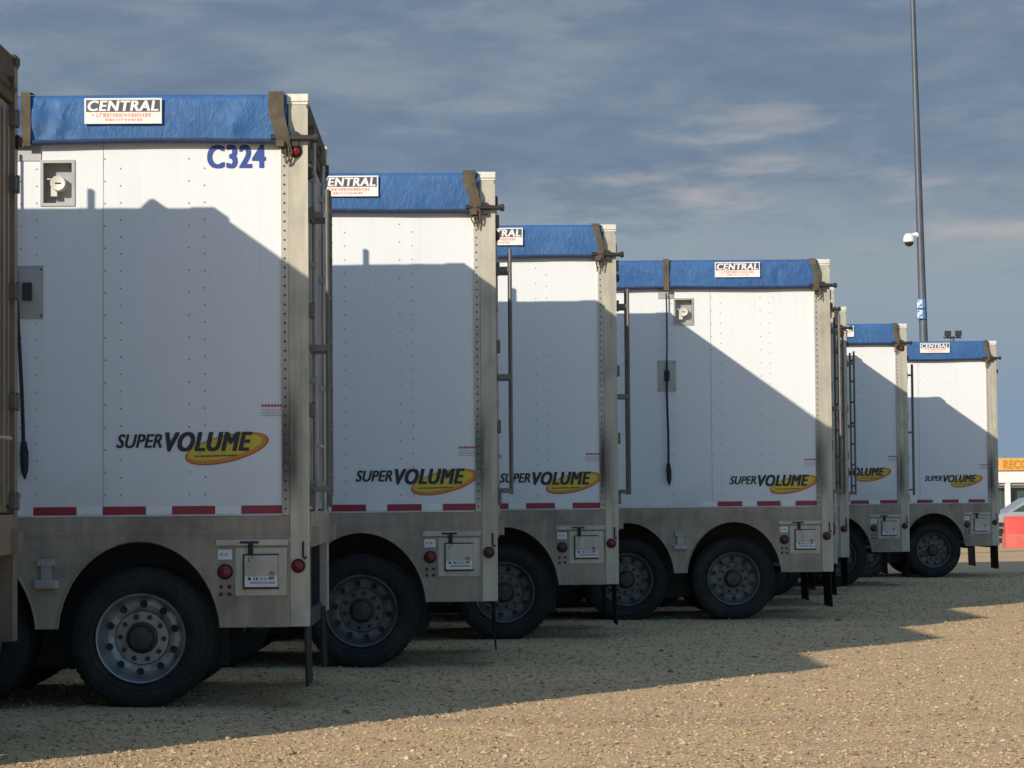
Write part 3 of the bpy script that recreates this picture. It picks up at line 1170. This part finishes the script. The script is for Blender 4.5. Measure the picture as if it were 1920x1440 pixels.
    part('side_logo', 'side_logo', f_logo, ['yellow', 'orange', 'redink', 'ink'], T, (-1.28 if logo_z > 1.65 else -1.17, 0, logo_z))
    part('warning_text', 'warning_text', f_warning, ['redink', 'docgrey'], T, (-0.315, 0, logo_z + 0.22))
    for k, tx in enumerate(tapes):
        part('reflective_tape', 'tape', f_tape, ['red'], T, (tx, 0, 0))
        part('reflective_tape', 'tapew', f_tapew, ['tapewhite'], T, (tx - 0.173, 0, 0))
    if number:
        part('fleet_number', 'fleet_number', f_number, ['blueink'], T)
    return T


def f_logo(b):
    f_logo_oval(b)
    n0 = len(b.m)
    f_logo_words(b)
    for i in range(n0, len(b.m)):
        b.m[i] = 3


_fp = f_patch


def f_patch(b):
    _fp(b)
    n0 = len(b.m)
    f_patchword(b)
    n1 = len(b.m)
    f_patchmarks(b)
    for i in range(n0, n1):
        b.m[i] = 0
    for i in range(n1, len(b.m)):
        b.m[i] = 2


MESH['logo_patch'] = None
_b = MB()
f_patch(_b)
MESH['logo_patch'] = _b.mesh('logo_patch', ['patch', 'patchblack', 'patchred'])

trailer(-2.748, 12.63, 'nearest trailer, cut off by the left edge so only its shaded brown rear doors show', 1, 1.72, -0.97, ladder=False, brown=True)
trailer(-1.067, 16.63, 'large white trailer numbered C324 with wrinkled bright blue tarp', 2, 1.725, -0.965, number=True, lamps='rrr', rz=0.006, amp=1.5, ropedx=0.075, rope0=-0.075)
trailer(0.232, 20.626, 'second whole white trailer, just behind C324, with torn mossy strap at its tarp corner', 3, 1.525, -0.965, torn=True, amp=0.6, lamps='rd ')
trailer(1.472, 24.61, 'narrow visible white trailer between the torn-strap trailer and the twin-wheeled one', 4, 1.54, -0.92, amp=0.5, lamps='dr ')
trailer(4.135, 28.306, 'widely exposed white trailer with two wheels showing and a rope hanging down its side', 5, 1.53, -0.80, amp=0.7, tapes=(-0.42, -0.86, -1.31), lamps='dd ')
trailer(4.70, 31.8, 'almost hidden trailer showing a sliver of rear right behind the twin-wheeled trailer', 6, 1.6, -0.85)
trailer(5.385, 35.3, 'mostly hidden trailer whose cream rear post and ladder show beside the rope trailer', 7, 1.7, -0.85)
trailer(6.863, 38.797, 'small white trailer second from the right end of the row, beside a ladder', 8, 1.74, -0.83, amp=0.4, ladder='pipe', lamps='ddd')
trailer(9.20, 43.184, 'farthest white trailer at the right end of the row, under the light pole', 9, 1.66, -0.82, amp=0.4, tapes=(-0.52, -0.98, -1.42), ladder=False, lamps='dd ')

# ------------------------------------------------------------------ ground
m, q = new_mat('gravel_ground')
g2 = q
pos = q.obj
v1 = q.n('ShaderNodeTexVoronoi')
v1.inputs['Scale'].default_value = 26.0
q.l(pos, v1.inputs['Vector'])
v2 = q.n('ShaderNodeTexVoronoi')
v2.inputs['Scale'].default_value = 75.0
q.l(pos, v2.inputs['Vector'])
big = q.noise(q.mapv(pos, (0.25, 0.6, 1)), 1.0, 6, 0.6)
mid = q.noise(pos, 3.5, 6, 0.65)
sepc = q.n('ShaderNodeSeparateColor')
q.l(v1.outputs['Color'], sepc.inputs[0])
GR = [(0.0, (0.36, 0.232, 0.122)), (0.3, (0.61, 0.412, 0.222)), (0.65, (0.68, 0.470, 0.260)), (0.9, (0.71, 0.515, 0.305)), (1.0, (0.74, 0.57, 0.38))]
c = q.ramp(sepc.outputs[0], GR)
sep2 = q.n('ShaderNodeSeparateColor')
q.l(v2.outputs['Color'], sep2.inputs[0])
c = q.mix(0.5, c, q.ramp(sep2.outputs[0], GR))
c = q.mix(q.ss(mid, 0.42, 0.68), c, q.mix(0.5, c, (0.52, 0.375, 0.23)))
c = q.mix(q.m('MULTIPLY', q.ss(big, 0.45, 0.7), 0.3), c, (0.48, 0.36, 0.235))
trk = q.noise(q.mapv(pos, (0.12, 1.6, 1)), 1.0, 4, 0.5, 0.3)
c = q.mix(q.m('MULTIPLY', q.ss(trk, 0.52, 0.66), 0.28), c, (0.36, 0.265, 0.17))
damp = q.noise(pos, 0.55, 7, 0.6)
c = q.mix(q.m('MULTIPLY', q.ss(damp, 0.56, 0.70), 0.22), c, (0.30, 0.215, 0.135))
q.l(c, q.b.inputs['Base Color'])
q.b.inputs['Roughness'].default_value = 0.9
q.b.inputs['Specular IOR Level'].default_value = 0.2
hh = q.m('ADD', q.m('MULTIPLY', v1.outputs['Distance'], -0.7), q.m('ADD', q.m('MULTIPLY', v2.outputs['Distance'], -0.4), q.m('MULTIPLY', mid, 0.6)))
bump(q, hh, 0.55, 0.015)
MT['ground'] = m


def gz(x, y):
    """gentle ruts and unevenness of the yard"""
    f_ = max(0.0, 1 - max(0, abs(y - 24) - 30) / 30)
    return f_ * (0.014 * noise.noise(Vector((x * 0.55, y * 0.9, 0.0))) + 0.008 * noise.noise(Vector((x * 2.1, y * 2.6, 5.0))))


def axis_pts(lo, hi, step, far_lo, far_hi):
    p = []
    a = lo
    while a <= hi + 1e-6:
        p.append(a)
        a += step
    d, a = step * 2, hi
    while a < far_hi:
        a += d
        d *= 1.5
        p.append(min(a, far_hi))
    d, a = step * 2, lo
    while a > far_lo:
        a -= d
        d *= 1.5
        p.insert(0, max(a, far_lo))
    return p


gxs = axis_pts(-7, 15, 0.14, -2500, 2500)
gys = axis_pts(8, 50, 0.14, -2500, 3500)
vs = [(x, y, gz(x, y)) for y in gys for x in gxs]
nx = len(gxs)
fs = [(j * nx + i, j * nx + i + 1, (j + 1) * nx + i + 1, (j + 1) * nx + i) for j in range(len(gys) - 1) for i in range(nx - 1)]
b = MB()
b.add(vs, fs)
gr = bpy.data.objects.new('ground', b.mesh('ground', ['ground']))
C.objects.link(gr)
gr['kind'] = 'structure'
gr['label'] = 'tan gravel yard under the parked trailers'

# loose stones lying on the yard
m, q = new_mat('loose_stone')
geo = q.n('ShaderNodeNewGeometry')
c = q.ramp(geo.outputs['Random Per Island'], [(0.0, (0.17, 0.115, 0.065)), (0.22, (0.37, 0.26, 0.145)), (0.55, (0.49, 0.35, 0.20)), (0.88, (0.54, 0.40, 0.245)), (1.0, (0.60, 0.48, 0.34))])
q.l(c, q.b.inputs['Base Color'])
q.b.inputs['Roughness'].default_value = 0.85
q.b.inputs['Specular IOR Level'].default_value = 0.2
MT['stone'] = m
OCT = [(1, 0, 0), (-1, 0, 0), (0, 1, 0), (0, -1, 0), (0, 0, 1), (0, 0, -1)]
OF = [(0, 2, 4), (2, 1, 4), (1, 3, 4), (3, 0, 4), (2, 0, 5), (1, 2, 5), (3, 1, 5), (0, 3, 5)]
rs = random.Random(21)
b = MB()
n_st = 0
while n_st < 170000:
    D = 11.0 + 34.0 * rs.random() ** 1.7
    x = D * (-0.30 + 0.86 * rs.random())
    s0 = 0.0042 + 0.0105 * rs.random() ** 3.0 + 0.00012 * D
    if rs.random() < 0.012:
        s0 *= 1.9
    a = rs.random() * 6.28
    ca, sa = math.cos(a), math.sin(a)
    sx, sy, sz = s0 * (0.8 + 0.6 * rs.random()), s0 * (0.7 + 0.4 * rs.random()), s0 * (0.35 + 0.4 * rs.random())
    z0 = gz(x, D) + sz * 0.35
    vv = []
    for (ox, oy, oz) in OCT:
        ox += rs.uniform(-.3, .3)
        oy += rs.uniform(-.3, .3)
        oz += rs.uniform(-.25, .25)
        X, Y = ox * sx, oy * sy
        vv.append((x + X * ca - Y * sa, D + X * sa + Y * ca, z0 + oz * sz))
    o = len(b.v)
    b.v += vv
    b.f += [(i + o, j + o, k + o) for i, j, k in OF]
    n_st += 1
b.m = [0] * len(b.f)
me = b.mesh('gravel', ['stone'], smooth=False)
go = bpy.data.objects.new('gravel', me)
C.objects.link(go)
go['kind'] = 'stuff'
go['label'] = 'loose tan gravel stones scattered over the yard'
go['category'] = 'gravel'

# ------------------------------------------------------------------ light pole with camera and signs
MT['pole'] = simple('grey_pole', (0.10, 0.115, 0.14), 0.5, 0.3, 0.15, 2)
MT['camwhite'] = simple('camera_white', (0.80, 0.80, 0.78), 0.4, 0, 0.05, 6)
MT['signblue'] = simple('sign_blue', (0.05, 0.16, 0.40), 0.45, 0, 0.1, 6)
MT['signwhite'] = simple('sign_white', (0.62, 0.70, 0.80), 0.45, 0, 0.08, 6)
LP = (11.06, 60.0)
PT = thing('light_pole', 'tall grey lamp pole rising behind the farthest trailer', 'lamp pole', (LP[0], LP[1], 0))


def f_pole(b):
    b.tube([(0, 0, 0), (-0.028, 0, 5.2), (-0.16, 0, 13.5), (-0.185, 0, 15.0)], [0.118, 0.102, 0.062, 0.058], 14)
    b.bbox(-0.22, 0.22, -0.22, 0.22, 0.0, 0.05, 0.01)


def f_head(b):
    b.tube([(-0.9, 0, 15.03), (0.55, 0, 15.03)], 0.045, 8)
    for x in (-1.05, 0.65):
        b.bbox(x - 0.28, x + 0.28, -0.2, 0.2, 14.97, 15.11, 0.03)


part('pole', 'lightpole', f_pole, ['pole'], PT)
part('lamp_head', 'lamphead', f_head, ['pole'], PT)

CT = thing('security_camera', 'white dome security camera on an arm of the light pole', 'camera', (LP[0], LP[1], 7.6))


def f_camarm(b):
    b.tube([(-0.13, 0, 0.16), (-0.2, -0.02, 0.17), (-0.27, -0.03, 0.15)], [0.075, 0.05, 0.05], 10)
    b.lathe([(0.20, 0.02), (0.18, 0.09), (0.10, 0.135), (0.0, 0.14), (-0.02, 0.12)], (-0.35, -0.03, 0.0), 'z', 18)


def f_camdome(b):
    b.lathe([(-0.02, 0.115), (-0.07, 0.10), (-0.11, 0.06), (-0.125, 0.002)], (-0.35, -0.03, 0.0), 'z', 16)


part('housing', 'camhousing', f_camarm, ['camwhite'], CT)
part('dome', 'camdome', f_camdome, ['black'], CT)
for k, (z, lab) in enumerate(((5.96, 'upper of two small blue and white signs strapped to the light pole'), (5.71, 'lower of two small blue and white signs strapped to the light pole'))):
    ST = thing('pole_sign', lab, 'sign', (LP[0] - 0.10, LP[1] - 0.13, z), 0, 'signs on the light pole')

    def f_plate(b):
        b.bbox(-0.12, 0.10, -0.012, 0.012, 0.0, 0.235, 0.004)

    def f_marks(b):
        b.box(-0.105, 0.03, -0.0145, -0.0125, 0.02, 0.215)
        b.prism([(-0.09, 0.02), (0.02, 0.13), (0.02, 0.07)], -0.0165, -0.0148, 1)
        b.prism([(-0.1, 0.15), (-0.03, 0.19), (-0.09, 0.205)], -0.0165, -0.0148, 1)
    part('plate', 'signplate', f_plate, ['signblue'], ST)
    part('marking', 'signmarks', f_marks, ['signwhite', 'signblue'], ST)

# pair of floodlights on a low post behind the last trailer
FP = thing('floodlight_post', 'post carrying two small dark floodlights just above the farthest blue tarp', 'floodlight', (12.14, 62.0, 0))
part('post', 'floodpost', lambda b: (b.tube([(0, 0.1, 0), (0, 0.1, 5.42)], 0.05, 8), b.tube([(-0.22, 0.1, 5.40), (0.22, 0.1, 5.40)], 0.025, 8)), ['pole'], FP)
for sx in (-0.133, 0.133):
    part('floodlight', 'floodlight', lambda b: (b.bbox(-0.075, 0.075, -0.06, 0.06, 5.43, 5.56, 0.01), b.box(-0.06, 0.06, -0.066, -0.061, 5.44, 5.55), b.box(-0.01, 0.01, -0.01, 0.1, 5.39, 5.44)), ['dark'], FP, (sx, 0, 0))

# ------------------------------------------------------------------ far right background
MT['fascia'] = simple('yellow_fascia', (0.66, 0.37, 0.10), 0.5, 0, 0.08, 2)
MT['fasciatext'] = simple('fascia_lettering', (0.55, 0.22, 0.02), 0.5, 0, 0.08, 4)
MT['whitewall'] = simple('white_band', (0.80, 0.78, 0.76), 0.6, 0, 0.05, 2)
MT['greywall'] = simple('grey_wall', (0.30, 0.29, 0.28), 0.7, 0, 0.12, 2)
MT['glass'] = simple('dim_glass', (0.05, 0.085, 0.075), 0.15, 0, 0.2, 1)
MT['barrier'] = simple('red_plastic', (0.62, 0.075, 0.055), 0.5, 0, 0.12, 3)
MT['barrierpale'] = simple('faded_red_plastic', (0.66, 0.14, 0.11), 0.55, 0, 0.12, 3)
MT['carpaint'] = simple('silver_paint', (0.45, 0.47, 0.50), 0.35, 0.4, 0.08, 3)
BL = thing('roadside_shop', 'low roadside building with yellow lettered fascia at the far right', 'building', (18.2, 90.0, 0))
part('wall', 'shopwall', lambda b: (b.box(0, 16, 0.12, 9, 0, 1.9)), ['greywall'], BL)
part('fascia', 'shopfascia', lambda b: (b.bbox(-0.4, 16.4, -0.5, 9, 2.37, 2.82, 0.02)), ['fascia'], BL)


def f_sign(b):
    put_text(b, 'RECO', 1.05, 1.95, 2.45, 2.74, -0.515, 0, 0.0, 0.0, 1.08, 0.016)


part('lettering', 'shopsign', f_sign, ['fasciatext'], BL)
part('band', 'shopband', lambda b: (b.bbox(-0.3, 16.3, -0.4, 9, 1.93, 2.368, 0.01)), ['whitewall'], BL)
part('soffit', 'shopsoffit', lambda b: (b.box(-0.2, 16.2, -0.3, 0.1, 1.83, 1.928)), ['greywall'], BL)
for k in range(6):
    f_ = part('window', 'shopwindow', lambda b: (b.box(0, 0.06, 0.0, 0.118, 0.7, 1.75), b.box(2.24, 2.3, 0.0, 0.118, 0.7, 1.75), b.box(0.06, 2.24, 0.0, 0.118, 0.64, 0.70), b.box(0.06, 2.24, 0.0, 0.118, 1.75, 1.80)), ['whitewall'], BL, (0.4 + k * 2.6, 0, 0))
    part('pane', 'shoppane', lambda b: (b.box(0.06, 2.24, 0.06, 0.1, 0.7, 1.75)), ['glass'], f_)
part('pillar', 'shoppillar', lambda b: (b.bbox(1.15, 1.33, -0.4, -0.2, 0, 1.92, 0.01)), ['whitewall'], BL)

# low silver car behind the barrier
CR = thing('parked_car', 'silver parked car half hidden behind the red barrier', 'car', (15.4, 76.0, 0))


def f_carbody(b):
    prof = [(0.0, 0.35), (0.02, 0.62), (0.15, 0.78), (1.05, 0.92), (1.75, 1.36), (2.2, 1.43), (3.2, 1.40), (3.95, 0.98), (4.35, 0.92), (4.42, 0.6), (4.4, 0.35)]
    for y0, y1, k in ((0.0, 0.12, 0.985), (0.12, 1.58, 1.0), (1.58, 1.70, 0.985)):
        b.prism([(px, pz * k) for px, pz in prof], y0 + 0.001, y1)


part('body', 'carbody', f_carbody, ['carpaint'], CR)
part('window', 'carwindow', lambda b: (b.prism([(1.2, 0.95), (1.78, 1.29), (2.3, 1.345), (2.3, 0.95)], -0.004, 0.0), b.prism([(2.38, 0.95), (2.38, 1.345), (3.12, 1.32), (3.7, 0.97)], -0.004, 0.0)), ['glass'], CR)
for xx in (0.85, 3.5):
    for yy in (0.09, 1.61):
        w = part('wheel', 'carwheel', lambda b: (b.lathe([(-0.1, 0.18), (-0.1, 0.30), (-0.07, 0.325), (0.07, 0.325), (0.1, 0.30), (0.1, 0.18)], (0, 0, 0), 'y', 24)), ['rubber'], CR, (xx, yy, 0.325))
        part('rim', 'carrim', lambda b: (b.lathe([(-0.098, 0.19), (-0.105, 0.15), (-0.085, 0.04), (-0.09, 0.001)], (0, 0, 0), 'y', 20), b.lathe([(0.098, 0.19), (0.105, 0.15), (0.085, 0.04), (0.09, 0.001)], (0, 0, 0), 'y', 20)), ['rim'], w)

# red plastic barriers, two end to end
for k in range(3):
    BR = thing('road_barrier', ['red plastic road barrier nearest the trailers, at the right edge', 'middle red plastic barrier beyond the right edge', 'last red plastic barrier beyond the right edge'][k], 'barrier', (14.62 + 2.04 * k, 68.0, 0), 0, 'red road barriers in a line')

    def f_bar_top(b):
        n = len(P2)
        for (x0, x1) in ((0.02, 1.98),):
            vs = []
            for (xx, sc) in ((x0, 0.9), (x0 + 0.06, 1.0), (x1 - 0.06, 1.0), (x1, 0.9)):
                for (yy, zz_) in P2:
                    vs.append((xx, yy * sc, 0.40 + (zz_ - 0.40) * (0.96 if sc < 1 else 1.0)))
            fs = []
            for i in range(3):
                for j in range(n):
                    fs.append((i * n + j, (i + 1) * n + j, (i + 1) * n + (j + 1) % n, i * n + (j + 1) % n))
            fs += [tuple(range(n)), tuple(range(4 * n - 1, 3 * n - 1, -1))]
            b.add(vs, fs)
        b.lathe([(0.0, 0.05), (0.03, 0.05), (0.035, 0.03)], (0.6, 0, 0.86), 'z', 12)
    P2 = [(-0.20, 0.40), (-0.12, 0.62), (-0.09, 0.83), (-0.06, 0.87), (0.06, 0.87), (0.09, 0.83), (0.12, 0.62), (0.20, 0.40)]

    def f_bar_low(b):
        P = [(-0.27, 0.0), (-0.28, 0.16), (-0.20, 0.398), (0.20, 0.398), (0.28, 0.16), (0.27, 0.0)]
        n = len(P)
        vs = [(x, y, z) for x in (0.0, 2.0) for y, z in P]
        fs = [tuple(range(n)), tuple(range(2 * n - 1, n - 1, -1))] + [(j, j + n, (j + 1) % n + n, (j + 1) % n) for j in range(n)]
        b.add(vs, fs)
    part('upper_shell', 'barrier_top', f_bar_top, ['barrier'], BR)
    part('base', 'barrier_base', f_bar_low, ['barrierpale'], BR)
